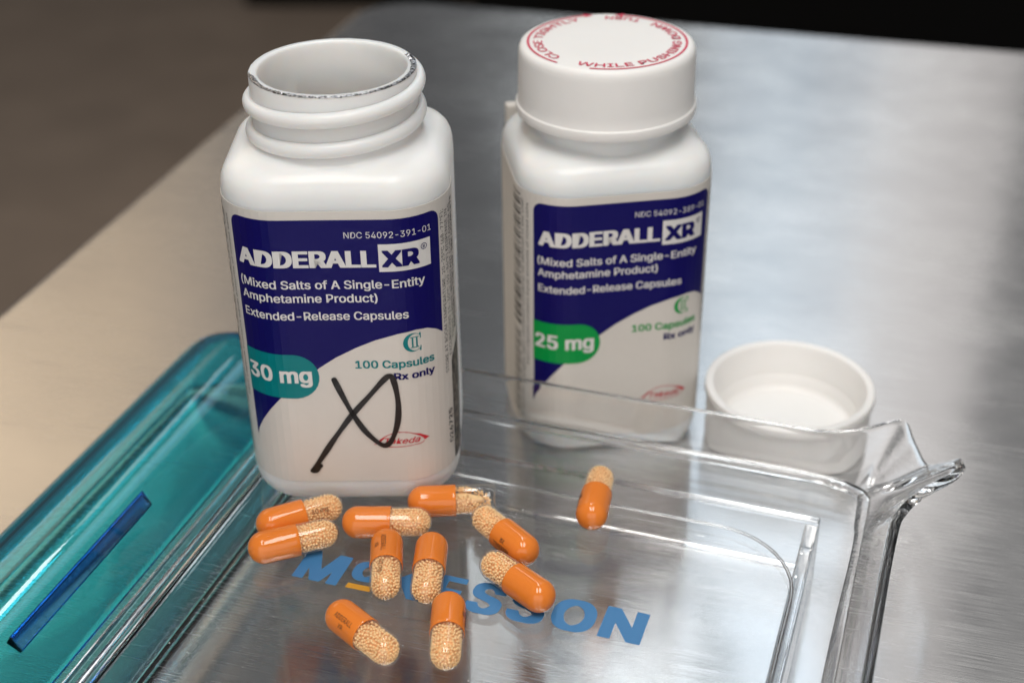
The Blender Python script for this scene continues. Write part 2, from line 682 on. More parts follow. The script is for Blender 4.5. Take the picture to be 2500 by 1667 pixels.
def wrapped(name, part, mat, parent, off):
    V, Fc = part
    bm = bmesh.new()
    vv = [bm.verts.new((p[0], p[1], p[2] if len(p) > 2 else 0.0)) for p in V]
    for f in Fc:
        try:
            bm.faces.new([vv[i] for i in f])
        except ValueError:
            pass
    bm.normal_update()
    lo, hi = min(v[0] for v in V), max(v[0] for v in V)
    for c in CUTS:
        if lo < c < hi:
            bmesh.ops.bisect_plane(bm, geom=bm.verts[:] + bm.edges[:] + bm.faces[:], plane_co=(c, 0, 0), plane_no=(1, 0, 0), dist=1e-5)
    bmesh.ops.triangulate(bm, faces=[f for f in bm.faces if len(f.verts) > 4])
    for v in bm.verts:
        v.co = wrap(v.co.x, v.co.y, off + v.co.z)
    bm.normal_update()
    # outward facing
    for f in bm.faces:
        c = f.calc_center_median()
        if f.normal.x * c.x + f.normal.y * c.y < 0:
            f.normal_flip()
    bmesh.ops.scale(bm, vec=(S, S, S), verts=bm.verts[:])
    me = bpy.data.meshes.new(name)
    bm.to_mesh(me)
    bm.free()
    return link_mesh(name, me, mat, parent)


def rr_ring(ins, n_flat=5, n_arc=12):
    """rounded rectangle outline, inset"""
    r = max(BR - ins * 0.8, 4.0)
    w_, d_ = BW / 2 - ins, BD / 2 - ins
    pts = []
    for cx, cy, a0 in ((w_ - r, d_ - r, 0), (-(w_ - r), d_ - r, PI / 2), (-(w_ - r), -(d_ - r), PI), (w_ - r, -(d_ - r), 1.5 * PI)):
        for k in range(n_arc + 1):
            a = a0 + PI / 2 * k / n_arc
            pts.append((cx + r * math.cos(a), cy + r * math.sin(a)))
    res = []
    n = len(pts)
    for i in range(n):
        res.append(pts[i])
        if (i + 1) % (n_arc + 1) == 0:
            a, b = pts[i], pts[(i + 1) % n]
            for k in range(1, n_flat):
                t = k / n_flat
                res.append((a[0] + (b[0] - a[0]) * t, a[1] + (b[1] - a[1]) * t))
    return res


def section(ins, t, r, z):
    out_ = []
    for x, y in rr_ring(ins):
        a = math.atan2(y, x)
        out_.append(((1 - t) * x + t * r * math.cos(a), (1 - t) * y + t * r * math.sin(a), z))
    return out_


def make_bottle_body(parent):
    secs = [(9, 0, 0, 0.9), (5.6, 0, 0, 0.35), (4.6, 0, 0, 0.0), (3.2, 0, 0, 0.1), (2.0, 0, 0, 0.55), (1.1, 0, 0, 1.3), (0.5, 0, 0, 2.4), (0.15, 0, 0, 3.8),
            (0.0, 0, 0, 5.2), (0, 0, 0, 20), (0, 0, 0, 40), (0, 0, 0, 60), (0, 0, 0, 66.8), (0.10, 0, 0, 68.4), (0.35, 0, 0, 69.8), (0.8, .01, 16, 71.0),
            (1.45, .04, 16.2, 71.95), (2.3, .11, 16.4, 72.7), (3.3, .26, 16.5, 73.25), (4.3, .52, 16.5, 73.65), (5.0, .8, 16.4, 73.95), (5.4, 1, 16.15, 74.25),
            (5.5, 1, 15.85, 74.7), (5.5, 1, 15.7, 76), (5.5, 1, 15.6, 86.0), (5.5, 1, 15.5, 86.4), (5.5, 1, 15.25, 86.6), (5.5, 1, 14.25, 86.6), (5.5, 1, 14.0, 86.45), (5.5, 1, 13.9, 86.1),
            (5.5, 1, 13.85, 80), (5.5, 1, 13.85, 74.2), (5.0, .8, 14.4, 73.0), (4.2, .4, 15.5, 71.8), (2.6, .1, 16, 70.4), (1.6, 0, 0, 68), (1.3, 0, 0, 60), (1.3, 0, 0, 30), (1.3, 0, 0, 6), (2.2, 0, 0, 2.6), (5, 0, 0, 1.7), (9, 0, 0, 2.0)]
    V, Fc = [], []
    n = len(rr_ring(0))
    for s in secs:
        V += section(*s)
    for i in range(len(secs) - 1):
        for k in range(n):
            j = (k + 1) % n
            Fc.append((i * n + k, i * n + j, (i + 1) * n + j, (i + 1) * n + k))
    Fc.append(tuple(range(n))[::-1])
    Fc.append(tuple(range((len(secs) - 1) * n, len(secs) * n)))
    return mesh_obj('body', V, Fc, 'plastic', parent, auto=50)


def make_thread(parent):
    bm = bmesh.new()
    pitch, z0 = 5.7, 82.3           # height of the bead at the front, upper turn
    a0, a1 = rad(-90 - 360 - 150), rad(-90 + 165)
    n = 150
    prev = None
    for i in range(n + 1):
        a = a0 + (a1 - a0) * i / n
        z = z0 + pitch * (a + PI / 2) / (2 * PI)
        t = min(1, min(i, n - i) / 9.0)
        t = math.sin(t * PI / 2)
        ring = []
        for k in range(10):
            q = -PI / 2 + PI * k / 9
            r = 15.5 + 0.1 + 1.55 * t * math.cos(q) ** 0.75 if k not in (0, 9) else 15.3
            zz = z + 1.45 * (0.35 + 0.65 * t) * math.sin(q)
            ring.append(bm.verts.new((r * math.cos(a), r * math.sin(a), zz)))
        if prev:
            for k in range(9):
                bm.faces.new((prev[k], ring[k], ring[k + 1], prev[k + 1]))
        prev = ring
    return bm_obj('thread', bm, 'plastic', parent, smooth=True)


def ring_seal(parent):
    """remnant of the foil seal on the front half of the rim"""
    rnd = random.Random(3)
    bm = bmesh.new()
    a0, a1, n = rad(-168), rad(24), 150
    prev = None
    for i in range(n + 1):
        a = a0 + (a1 - a0) * i / n
        t = i / n
        wid = 1.0 if t > 0.05 else t / 0.05
        thick = 0.30 + 0.75 * max(0, 1 - t / 0.16) + 0.85 * max(0, (t - 0.72) / 0.28)
        ri = 15.35 - thick * wid + rnd.uniform(-.09, .09)
        zt = 86.64 + rnd.uniform(0, 0.06) + (rnd.uniform(0, .5) if t > 0.94 else 0)
        ro = 15.50 + rnd.uniform(-0.05, 0.03)
        ring = [bm.verts.new((ri * math.cos(a), ri * math.sin(a), zt)),
                bm.verts.new(((ri + ro) / 2 * math.cos(a), (ri + ro) / 2 * math.sin(a), zt + rnd.uniform(0, .08))),
                bm.verts.new((ro * math.cos(a), ro * math.sin(a), 86.58)),
                bm.verts.new(((ro + .05) * math.cos(a), (ro + .05) * math.sin(a), 86.42 + rnd.uniform(-.06, .04)))]
        if prev:
            for k in range(3):
                bm.faces.new((prev[k], ring[k], ring[k + 1], prev[k + 1]))
        prev = ring
    bm_obj('seal_foil', bm, 'foil', parent)


def round_corner(cx, cy, r, a0, a1, n=6):
    return [(cx + r * math.cos(rad(a0 + (a1 - a0) * k / n)), cy + r * math.sin(rad(a0 + (a1 - a0) * k / n))) for k in range(n + 1)]


SWOOSH = [(20.7, 38.5), (19.0, 39.9), (17.0, 40.9), (14.6, 41.2), (11, 40.8), (6.7, 39.5), (3.0, 37.9), (-1.1, 35.7), (-4.4, 33.4), (-8.8, 29.9), (-12.6, 26.3), (-15.2, 23.1),
          (-17.4, 20.0), (-19.1, 17.2), (-20.0, 15.2)]


def make_label(parent, dose, ndc, tone, torn):
    TOP, BOT = 66.7, 6.2
    if torn:
        pts = [(-47, BOT), (22.7, BOT), (23.3, BOT + .8), (23.5, 20), (23.5, 30.0), (24.1, 31.5), (26.4, 33.2), (29.5, 35.4), (30.6, 39), (30.9, 44), (31.0, TOP), (-47, TOP)]
    else:
        pts = [(-47, BOT), (47, BOT), (47, TOP), (-47, TOP)]
    lab = wrapped('label', poly2d(pts), 'paper', parent, 0.10)
    so = lab.modifiers.new('thickness', 'SOLIDIFY')
    so.thickness = 0.09 * S
    so.offset = -1.0
    # navy panel
    L_, R_ = -19.8, 20.8
    top = round_corner(R_ - 2.2, 65.0 - 2.2, 2.2, 0, 90) + round_corner(L_ + 2.2, 65.0 - 2.2, 2.2, 90, 180)
    pan = top + [(L_, 15.4)] + SWOOSH[::-1][1:]
    wrapped('colour_panel', poly2d(pan), 'navy', lab, 0.14)
    # dose badge
    bd = [(L_ - .05, 26.4), (-9.6, 26.4)] + round_corner(-9.6, 31.4, 5.0, -85, 85, 14) + [(-9.6, 36.4), (L_ - .05, 36.4)]
    wrapped('dose_badge', poly2d(bd), tone, lab, 0.19)
    wrapped('dose_lettering', fit_text(dose, -19.3, -6.0, 30.0, 3.45, 0.030), 'white_ink', lab, 0.25)
    # white lettering
    lines = [fit_text('NDC 54092-' + ndc + '-01', 2.3, 18.7, 61.3, 1.25, 0.0),
             fit_text('ADDERALL', -18.5, 7.9, 55.3, 3.35, 0.042),
             fit_text('(Mixed Salts of A Single-Entity', -18.7, 16.9, 50.8, 1.75, 0.017),
             fit_text('Amphetamine Product)', -18.6, 7.7, 47.9, 1.75, 0.017),
             fit_text('Extended-Release Capsules', -18.5, 13.3, 44.1, 1.75, 0.017),
             poly2d([(8.4, 54.3), (18.4, 54.3), (18.4, 60.0), (8.4, 60.0)])]
    for ln in lines[:-1]:
        wrapped('lettering', ln, 'white_ink', lab, 0.20)
    wrapped('lettering_box', lines[-1], 'white_ink', lab, 0.20)
    xr = [fit_text('XR', 8.9, 16.0, 55.3, 3.35, 0.042), fit_text('R', 16.75, 17.2, 58.25, 0.55, 0.01)]
    ring = [(16.98 + .58 * math.cos(2 * PI * k / 20), 58.53 + .58 * math.sin(2 * PI * k / 20)) for k in range(21)]
    xr.append(stroke2d(ring, 0.13, False))
    wrapped('lettering', xr[0], 'navy', lab, 0.26)
    wrapped('registered_mark', join2d(xr[1:]), 'navy', lab, 0.26)
    wrapped('lettering', fit_text('Rx only', 9.8, 18.2, 30.45, 1.55, 0.03), 'navy', lab, 0.14)
    # coloured lettering and the C with II in it
    n = 26
    cc = []
    for k in range(n + 1):
        a = rad(48 + (312 - 48) * k / n)
        cc.append((13.9 + 2.0 * math.cos(a), 38.5 + 2.05 * math.sin(a)))
    for k in range(n, -1, -1):
        a = rad(52 + (308 - 52) * k / n)
        cc.append((14.25 + 1.55 * math.cos(a) * .92, 38.5 + 1.85 * math.sin(a)))
    tone_parts = [fit_text('100 Capsules', 2.5, 18.2, 33.2, 1.7, 0.025), poly2d(cc)]
    tone_parts.append(poly2d([(15.1, 40.45), (15.45, 40.45), (15.45, 39.2), (15.28, 39.2)]))
    tone_parts.append(poly2d([(15.1, 36.5), (15.45, 36.4), (15.5, 37.5), (15.33, 37.6)]))
    for x in (13.75, 14.6):
        tone_parts.append(poly2d([(x - .16, 37.5), (x + .16, 37.5), (x + .16, 39.5), (x - .16, 39.5)]))
        tone_parts.append(poly2d([(x - .42, 37.3), (x + .42, 37.3), (x + .42, 37.48), (x - .42, 37.48)]))
        tone_parts.append(poly2d([(x - .42, 39.52), (x + .42, 39.52), (x + .42, 39.7), (x - .42, 39.7)]))
    wrapped('lettering', tone_parts[0], tone, lab, 0.14)
    wrapped('schedule_mark', join2d(tone_parts[1:]), tone, lab, 0.14)
    # maker's mark: arc with two wedges, script inside
    lg = [fit_text('Takeda', 7.2, 14.3, 15.35, 1.35, 0.012, 0.35)]
    arc = [(5.7 + 9.6 * k / 16, 15.6 + 2.5 * math.sin(PI * k / 16) ** 0.75) for k in range(17)]
    lg.append(stroke2d(arc, 0.16, False))
    low = [(5.9, 15.3), (6.3, 14.75), (7.3, 14.55), (10, 14.6), (13, 14.75), (14.6, 14.95), (15.1, 15.4)]
    lg.append(stroke2d(low, 0.15, False))
    lg.append(poly2d([(4.9, 15.1), (6.0, 15.5), (7.4, 16.9), (6.6, 16.6)]))
    lg.append(poly2d([(16.2, 15.95), (15.2, 15.5), (14.5, 16.6), (13.0, 17.6), (14.3, 17.2)]))
    wrapped('maker_mark', join2d(lg), 'red_ink', lab, 0.14)
    # small print running up the sides
    side = []

    def upright(txt, s, z0, z1, h, bold=0.0):
        p = fit_text(txt, 0, z1 - z0, 0, h, bold)
        side.append(rot2d(p, PI / 2, s, z0))
    upright('STORE AT ROOM TEMPERATURE, 20-25°C (68-77°F);', 22.3, 28.5, 64.0, 1.0)
    upright('EXCURSIONS 15-30°C (59-86°F) DISPENSE IN', 23.8, 31.8, 63.5, 1.0)
    upright('TIGHT, LIGHT-RESISTANT CONTAINER AS', 25.3, 35.0, 64, 1.0)
    upright('DEFINED IN THE USP. SEE COMPLETE', 26.8, 36.5, 65, 1.0, 0.02)
    if torn:
        upright('026725', 22.9, 11.4, 19.6, 1.25, 0.02)
    else:
        upright('026725', 25.0, 11.4, 19.6, 1.25, 0.02)
    upright('Dispense in a tight, light-resistant container as defined in the USP', -22.9, 9.5, 64.5, 0.75)
    upright('Each capsule contains equal amounts of mixed salts', -21.3, 24, 64, 0.7)
    for ln in side:
        wrapped('small_print', ln, 'black_ink', lab, 0.14)
    # bar code on the left side
    rnd = random.Random(11)
    bars = []
    z = 33.0
    while z < 65.0:
        h = rnd.choice((0.35, 0.35, 0.7, 1.0))
        bars.append(poly2d([(-29.0, z), (-24.1, z), (-24.1, z + h), (-29.0, z + h)]))
        z += h + rnd.choice((0.35, 0.5, 0.9))
    for k in range(4):
        for q in range(9):
            z0 = 10 + q * 2.4
            bars.append(poly2d([(-28.7 + k * 1.2, z0), (-28.2 + k * 1.2, z0), (-28.2 + k * 1.2, z0 + rnd.uniform(1.1, 2.1)), (-28.7 + k * 1.2, z0 + 1.9)]))
    wrapped('bar_code', join2d(bars), 'black_ink', lab, 0.14)
    return lab


# --------------------------------------------- open bottle on the tray (30 mg)
ZT = 15.0                      # height of the tray's floor above the table
b1 = thing('pill_bottle', 'open white pill bottle marked 30 mg with black marker scrawl', 'bottle', (-32.57, 249.3, ZT + 0.02), rad(-0.4))
make_bottle_body(b1)
make_thread(b1)
ring_seal(b1)
lab1 = make_label(b1, '30 mg', '391', 'teal_ink', True)
mk = stroke2d([(-1.8, 30.7), (-0.4, 26.8), (1.2, 22.8), (3.4, 18.6), (5.9, 15.7), (7.4, 15.1), (8.7, 16.6), (9.9, 20.4), (10.3, 24.7), (10.0, 28.6), (9.5, 31.0), (9.0, 31.5), (7.8, 30.6), (5.0, 27.2),
               (1.2, 22.6), (-1.4, 18.9), (-3.7, 15.4), (-5.8, 12.0), (-7.7, 9.0)], 1.12)
hook = stroke2d([(-7.6, 8.9), (-6.9, 9.1), (-6.1, 10.2)], 1.0)
wrapped('marker_scrawl', join2d([mk]), 'marker', lab1, 0.30)
wrapped('marker_hook', join2d([hook]), 'marker', lab1, 0.31)
wrapped('label_residue', poly2d([(23.7, 6.6), (32.5, 6.6), (33, 20), (32.5, 40), (30.9, 38), (29.6, 35.2), (26.5, 33.0), (24.2, 31.3), (23.7, 30)]), 'residue', b1, 0.05)

# --------------------------------------------- closed bottle behind (25 mg)
b2 = thing('pill_bottle', 'closed white pill bottle marked 25 mg standing behind the tray', 'bottle', (20.88, 285.6, 0.02), rad(8.7))
make_bottle_body(b2)
lab2 = make_label(b2, '25 mg', '389', 'green_ink', False)
bm = bmesh.new()
box(bm, -18.6, 14, BD / 2 + 0.3, BD / 2 + 2.9, 14, 71.7)
o = bm_obj('folded_leaflet', bm, 'paper', b2)
bevel_mod(o, 0.5, 2)
bm = bmesh.new()
box(bm, -18.75, -10, BD / 2 + 0.1, BD / 2 + 3.1, 65.5, 66.3)
bm_obj('leaflet_fold', bm, 'black_ink', o)


def cap_profile():
    # outer wall from the skirt up over the top and down the inside, z from skirt edge
    return [(17.6, 0.35), (18.9, 0.05), (19.25, 0.25), (19.4, 0.7), (19.45, 1.9), (19.35, 2.25), (19.05, 2.45), (18.95, 2.8), (18.9, 5), (18.75, 12.6), (18.65, 13.7),
            (18.35, 14.45), (17.8, 14.85), (17.2, 14.95), (9, 14.98), (0, 15.0)]


def cap_inside():
    return [(0, 11.6), (6, 11.6), (13.2, 11.5), (14.8, 11.3), (15.4, 10.9), (15.7, 10.2), (15.9, 8.4), (16.3, 8.0), (16.5, 4.4), (17.0, 3.6), (17.15, 1.2), (17.6, 0.35)]


cap = thing('bottle_cap', 'white round cap with red turning directions on the rear bottle', 'cap', (20.88, 285.6, 77.9), rad(0))
bm = bmesh.new()
lathe(bm, cap_profile() + cap_inside()[:], 96)
bmesh.ops.remove_doubles(bm, verts=bm.verts[:], dist=1e-4)
bm_obj('shell', bm, 'cap', cap, auto=40)


def ring_text(txt, a0, a1, r, h, cw):
    """letters set round a circle. cw: tops outwards; else tops towards the centre"""
    v, f = fit_text(txt, 0, 1, 0, h, 0.012)
    span = rad(a1 - a0)
    V = []
    for p in v:
        a = rad(a0) + span * p[0]
        rr = r + p[1] if cw else r - p[1]
        V.append((rr * math.cos(a), rr * math.sin(a)) + tuple(p[2:]))
    return V, f


def flat_part(name, part, mat, parent, z):
    V, Fc = part
    o_ = mesh_obj(name, [(p[0], p[1], z + (p[2] if len(p) > 2 else 0.0)) for p in V], Fc, mat, parent)
    bm_ = bmesh.new()
    bm_.from_mesh(o_.data)
    bm_.normal_update()
    for f_ in bm_.faces:
        if f_.normal.z < 0:
            f_.normal_flip()
    bm_.to_mesh(o_.data)
    bm_.free()
    return o_


def arc_ribbon(a0, a1, r, wdt):
    n_ = 48
    V, Fc = [], []
    for k in range(n_ + 1):
        a = rad(a0 + (a1 - a0) * k / n_)
        V += [((r - wdt / 2) * math.cos(a), (r - wdt / 2) * math.sin(a)), ((r + wdt / 2) * math.cos(a), (r + wdt / 2) * math.sin(a))]
        if k:
            Fc.append((2 * k - 2, 2 * k - 1, 2 * k + 1, 2 * k))
    return V, Fc


def arrow(a, r, d):
    c = [(r + 1.0, a), (r - 1.0, a), (r, a + d)]
    return poly2d([(q * math.cos(rad(t)), q * math.sin(rad(t))) for q, t in c])


cp = [arc_ribbon(-106, 74, 16.7, 0.5), arc_ribbon(229, 104, 16.7, 0.5), arrow(74, 16.7, 7), arrow(104, 16.7, -7),
      ring_text('WHILE PUSHING DOWN', -118, 44, 15.6, 1.9, False), ring_text('TURN', 57, 88, 15.6, 1.9, False),
      ring_text('CLOSE TIGHTLY', 223, 111, 13.7, 1.9, True)]
flat_part('cap_lettering', join2d(cp), 'pink_ink', cap, 15.06)

# loose cap lying upside down on the table
lid = thing('bottle_cap', 'loose white cap lying upside down on the steel table', 'cap', (64.07, 272.2, 0.02))
bm = bmesh.new()
lathe(bm, cap_profile() + cap_inside()[:], 96)
bmesh.ops.remove_doubles(bm, verts=bm.verts[:], dist=1e-4)
for v in bm.verts:
    v.co.z = 15.0 - v.co.z
bmesh.ops.reverse_faces(bm, faces=bm.faces[:])
bm_obj('shell', bm, 'cap', lid, auto=40)
bm = bmesh.new()
lathe(bm, [(0, 3.75), (13.6, 3.75), (13.9, 3.65), (13.9, 3.45), (0, 3.45)], 72)
bm_obj('liner_disc', bm, 'cap', lid, auto=40)

# ------------------------------------------------------------------ counting tray
TH = rad(-18.995)
tray = thing('counting_tray', 'clear acrylic pill counting tray with teal trough cover and blue lettering', 'tray', (60.6, 223.7, 0), TH)
FRONT = -190.0
LEFT = -113.6


def smooth_path(pts, n=6):
    P = []
    m = len(pts)
    for i in range(m - 1):
        p0, p1, p2, p3 = pts[max(i - 1, 0)], pts[i], pts[i + 1], pts[min(i + 2, m - 1)]
        for k in range(n):
            t = k / n
            P.append(tuple(0.5 * ((2 * p1[j]) + (-p0[j] + p2[j]) * t + (2 * p0[j] - 5 * p1[j] + 4 * p2[j] - p3[j]) * t * t
                                  + (-p0[j] + 3 * p1[j] - 3 * p2[j] + p3[j]) * t ** 3) for j in range(len(p1))))
    P.append(pts[-1])
    return P


# wall: foot curve and top curve run together round the back, the pouring spout and the right side
pairs = [((-122, 14.3, ZT), (-122, 16.4, 24.2)), ((-60, 14.3, ZT), (-60, 16.4, 24.2)), ((-12, 14.3, ZT), (-12, 16.3, 24.3)), ((-1, 14.0, ZT), (-2, 16.2, 24.5)),
         ((4.0, 13.4, ZT), (5.5, 17.2, 25.8)), ((6.6, 12.6, ZT), (11.0, 19.4, 27.2)), ((8.0, 11.8, ZT), (14.2, 20.6, 27.4)), ((8.9, 11.0, ZT + .1), (16.6, 20.8, 22.5)),
         ((9.6, 10.2, ZT + .2), (20.2, 20.2, 17.4)), ((10.2, 9.2, ZT + .1), (24.0, 16.2, 21.6)), ((10.6, 8.0, ZT), (26.6, 11.2, 26.2)), ((10.8, 6.0, ZT), (25.2, 6.4, 26.0)),
         ((10.9, 2.5, ZT), (20.6, 1.0, 25.2)), ((10.9, -3, ZT), (16.9, -5.5, 24.6)), ((10.9, -12, ZT), (15.6, -16, 24.4)), ((10.9, -60, ZT), (15.4, -60, 24.3)), ((10.9, FRONT, ZT), (15.4, FRONT, 24.3))]
flatp = smooth_path([tuple(a) + tuple(b) for a, b in pairs], 6)
bm = bmesh.new()
prev = None
for q in flatp:
    a, b = Vector(q[:3]), Vector(q[3:])
    d = b - a
    hor = Vector((d.x, d.y, 0))
    hn = hor.normalized() if hor.length > 1e-6 else Vector((0, 1, 0))
    inn = a - hn * 3.0
    cols = [inn - Vector((0, 0, .3)), a - hn * 1.6 - Vector((0, 0, .05)), a - hn * 0.4 + Vector((0, 0, .6)), a + d * 0.16 + Vector((0, 0, .5)), a + d * 0.35, a + d * 0.65, a + d * 0.9, b]
    ring = [bm.verts.new(c) for c in cols]
    if prev:
        for k in range(len(cols) - 1):
            bm.faces.new((prev[k], ring[k], ring[k + 1], prev[k + 1]))
    prev = ring
wall = bm_obj('wall', bm, 'acrylic_edge', tray, smooth=True)
sm = wall.modifiers.new('solidify', 'SOLIDIFY')
sm.thickness = 1.8 * S
sm.offset = 0.0
bevel_mod(wall, 0.5, 2, 50)

# floor slab
bm = bmesh.new()
foot = [(q[0], q[1]) for q in flatp]
foot = [(x, y) for x, y in foot if x > LEFT]
ol = [(LEFT, FRONT)] + [(LEFT, 14.3)] + foot
vv = [bm.verts.new((x, y, ZT)) for x, y in ol]
ff = bm.faces.new(vv)
bmesh.ops.recalc_face_normals(bm, faces=[ff])
r = bmesh.ops.extrude_face_region(bm, geom=[ff])
for v in r['geom']:
    if isinstance(v, bmesh.types.BMVert):
        v.co.z = ZT - 2.4
fo = bm_obj('floor_panel', bm, 'acrylic', tray)
bevel_mod(fo, 0.5, 2, 60)


def tube(bm, pts, r, n=8, closed=False):
    rings_ = []
    m = len(pts)
    for i, p in enumerate(pts):
        p = Vector(p)
        if closed:
            a, b = Vector(pts[i - 1]), Vector(pts[(i + 1) % m])
        else:
            a, b = Vector(pts[max(i - 1, 0)]), Vector(pts[min(i + 1, m - 1)])
        t = (b - a).normalized()
        up = Vector((0, 0, 1))
        sx = t.cross(up).normalized()
        sy = sx.cross(t)
        rings_.append([bm.verts.new(p + sx * r * math.cos(2 * PI * k / n) + sy * r * math.sin(2 * PI * k / n)) for k in range(n)])
    prs = list(zip(rings_[:-1], rings_[1:]))
    if closed:
        prs.append((rings_[-1], rings_[0]))
    for a, b in prs:
        for k in range(n):
            j = (k + 1) % n
            bm.faces.new((a[k], a[j], b[j], b[k]))
    if not closed:
        bm.faces.new(rings_[0][::-1])
        bm.faces.new(rings_[-1])


bm = bmesh.new()
box(bm, LEFT, 14.5, FRONT - 2.2, FRONT - .1, ZT - 2.4, 24.3)
o = bm_obj('wall', bm, 'acrylic_edge', tray)
bevel_mod(o, 0.5, 2)

# raised line round the counting area
bm = bmesh.new()
rl = [(-100.0, -9.3, ZT + .02), (-60, -9.3, ZT + .02)] + [(-17.5 + 16.8 * math.sin(t * PI / 20), -26.1 + 16.8 * math.cos(t * PI / 20), ZT + .02) for t in range(11)] + [(-0.7, FRONT + 10, ZT + .02)]
tube(bm, rl, 0.35, 8)
bm_obj('raised_line', bm, 'acrylic_edge', tray, smooth=True)

# rails under the floor
bm = bmesh.new()
box(bm, -112, 1.2, -1.2, 1.2, 0.3, ZT - 2.2)
o = bm_obj('rail', bm, 'acrylic_edge', tray)
bevel_mod(o, 0.5, 3)
bm = bmesh.new()
box(bm, -1.6, 1.2, FRONT, -1.8, 0.3, ZT - 2.2)
o = bm_obj('rail', bm, 'acrylic_edge', tray)
bevel_mod(o, 0.6, 3)

# printed name on the floor
parts = [fit_text('M', -92.6, -83.3, -49.0, 8.1, 0.040), fit_text('c', -82.0, -76.3, -46.3, 7.0, 0.040), poly2d([(-75.2, -48.5), (-72.9, -48.5), (-72.9, -45.9), (-71.8, -44.7), (-69.2, -48.4), (-66.5, -48.4), (-70.2, -43.1), (-66.8, -40.3), (-69.7, -40.3), (-72.9, -43.6), (-72.9, -40.4), (-75.2, -40.4)]),
         fit_text('E', -65.2, -59.6, -48.1, 8.1, 0.040), fit_text('S', -58.2, -51.4, -47.8, 8.1, 0.040), fit_text('S', -50.3, -43.1, -47.6, 8.1, 0.040),
         fit_text('O', -42.0, -33.7, -47.2, 8.1, 0.040), fit_text('N', -32.5, -24.5, -46.9, 8.1, 0.040)]
flat_part('lettering', join2d(parts), 'logo_blue', tray, ZT + 0.05)
flat_part('lettering_underline', poly2d([(-81.5, -48.9), (-76.5, -48.8), (-76.6, -47.4), (-81.4, -47.5)]), 'logo_amber', tray, ZT + 0.05)

# clear rails and base plate of the trough down the left side
bm = bmesh.new()
box(bm, -117.0, LEFT - .15, FRONT, 16.5, ZT - 3.0, ZT - .6)
o = bm_obj('rail', bm, 'acrylic_edge', tray)
bevel_mod(o, 0.7, 3)
bm = bmesh.new()
box(bm, -121.6, -117.3, FRONT, 16.5, ZT - 5.4, ZT - 3.4)
o = bm_obj('rail', bm, 'acrylic_edge', tray)
bevel_mod(o, 0.9, 3)
bm = bmesh.new()
box(bm, -160.8, -113.8, FRONT, 22.5, 0.3, 1.9)
o = bm_obj('base_plate', bm, 'acrylic_edge', tray)
bevel_mod(o, 0.5, 3)

# arched teal cover
CX, CZ, CR = -139.0, 2.4, 19.6
bm = bmesh.new()
angs = [rad(29 + (180 - 29) * k / 40) for k in range(41)]
stations = [(FRONT, 1.0), (-60, 1.0), (8, 1.0), (14, 1.0), (17.5, .993), (19.3, .975), (20.5, .94), (21.2, .89), (21.5, .84)]
prev = None
for y, k_ in stations:
    ring = [bm.verts.new((CX + CR * k_ * math.cos(a), y, CZ + CR * k_ * math.sin(a))) for a in angs]
    first = ring if prev is None else first
    if prev:
        for k in range(len(angs) - 1):
            bm.faces.new((prev[k], ring[k], ring[k + 1], prev[k + 1]))
    prev = ring
bm.faces.new(prev)
bm.faces.new(first[::-1])
cov = bm_obj('trough_cover', bm, 'teal_acrylic', tray, auto=60)
sm = cov.modifiers.new('solidify', 'SOLIDIFY')
sm.thickness = 2.4 * S
sm.offset = -1.0
bevel_mod(cov, 0.35, 2, 60)
cov['label'] = 'arched translucent teal cover over the trough'
# finger ledge on the cover
bm = bmesh.new()
for x0_, x1_, y0_, y1_, z0_, z1_ in ((-1.6, 1.6, -85.5, -41.5, -0.5, 2.2),):
    box(bm, x0_, x1_, y0_, y1_, z0_, z1_)
for v in bm.verts:
    if v.co.z > 1 and v.co.x > 0:
        v.co.z = 0.5
led = bm_obj('finger_ledge', bm, 'navy_acrylic', cov)
aL = math.atan2(18.9 - CZ, -128.6 - CX)
led.location = ((CX + CR * math.cos(aL)) * S, 0, (CZ + CR * math.sin(aL)) * S)
led.rotation_euler = (0, -(aL - PI / 2), 0)
bevel_mod(led, 0.25, 2)

# ------------------------------------------------------------------ capsules
RC_, RB_, HL = 3.2, 3.02, 8.95


def dome(r, x_flat, x_tip, n=10):
    """profile (x, r) of a rounded end from the wall to the tip"""
    d = x_tip - x_flat
    return [(x_flat + d * math.sin(k * PI / 2 / n), r * math.cos(k * PI / 2 / n)) for k in range(n + 1)]


def spin(bm, prof, n=48):
    rings_ = []
    for x, r in prof:
        if r < 1e-4:
            rings_.append([bm.verts.new((x, 0, 0))])
        else:
            rings_.append([bm.verts.new((x, r * math.cos(2 * PI * k / n), r * math.sin(2 * PI * k / n))) for k in range(n)])
    for a, b in zip(rings_[:-1], rings_[1:]):
        for k in range(n):
            j = (k + 1) % n
            if len(a) == 1:
                bm.faces.new((a[0], b[k], b[j]))
            elif len(b) == 1:
                bm.faces.new((a[k], a[j], b[0]))
            else:
                bm.faces.new((a[k], a[j], b[j], b[k]))


def cap_mesh():
    bm = bmesh.new()
    outp = dome(RC_, -HL + RC_ * 0.98, -HL, 12)[::-1] + [(-3, RC_), (0.2, RC_), (0.75, RC_ - .01), (0.85, RC_ - .05), (0.85, RB_ + .03)]
    inn_ = [(-2, RB_ + .03), (-HL + RB_ + .2, RB_ - .02)] + dome(RB_ - .02, -HL + RB_ + .15, -HL + 0.2, 8)[1:]
    spin(bm, outp + inn_)
    bmesh.ops.remove_doubles(bm, verts=bm.verts[:], dist=1e-5)
    return bm


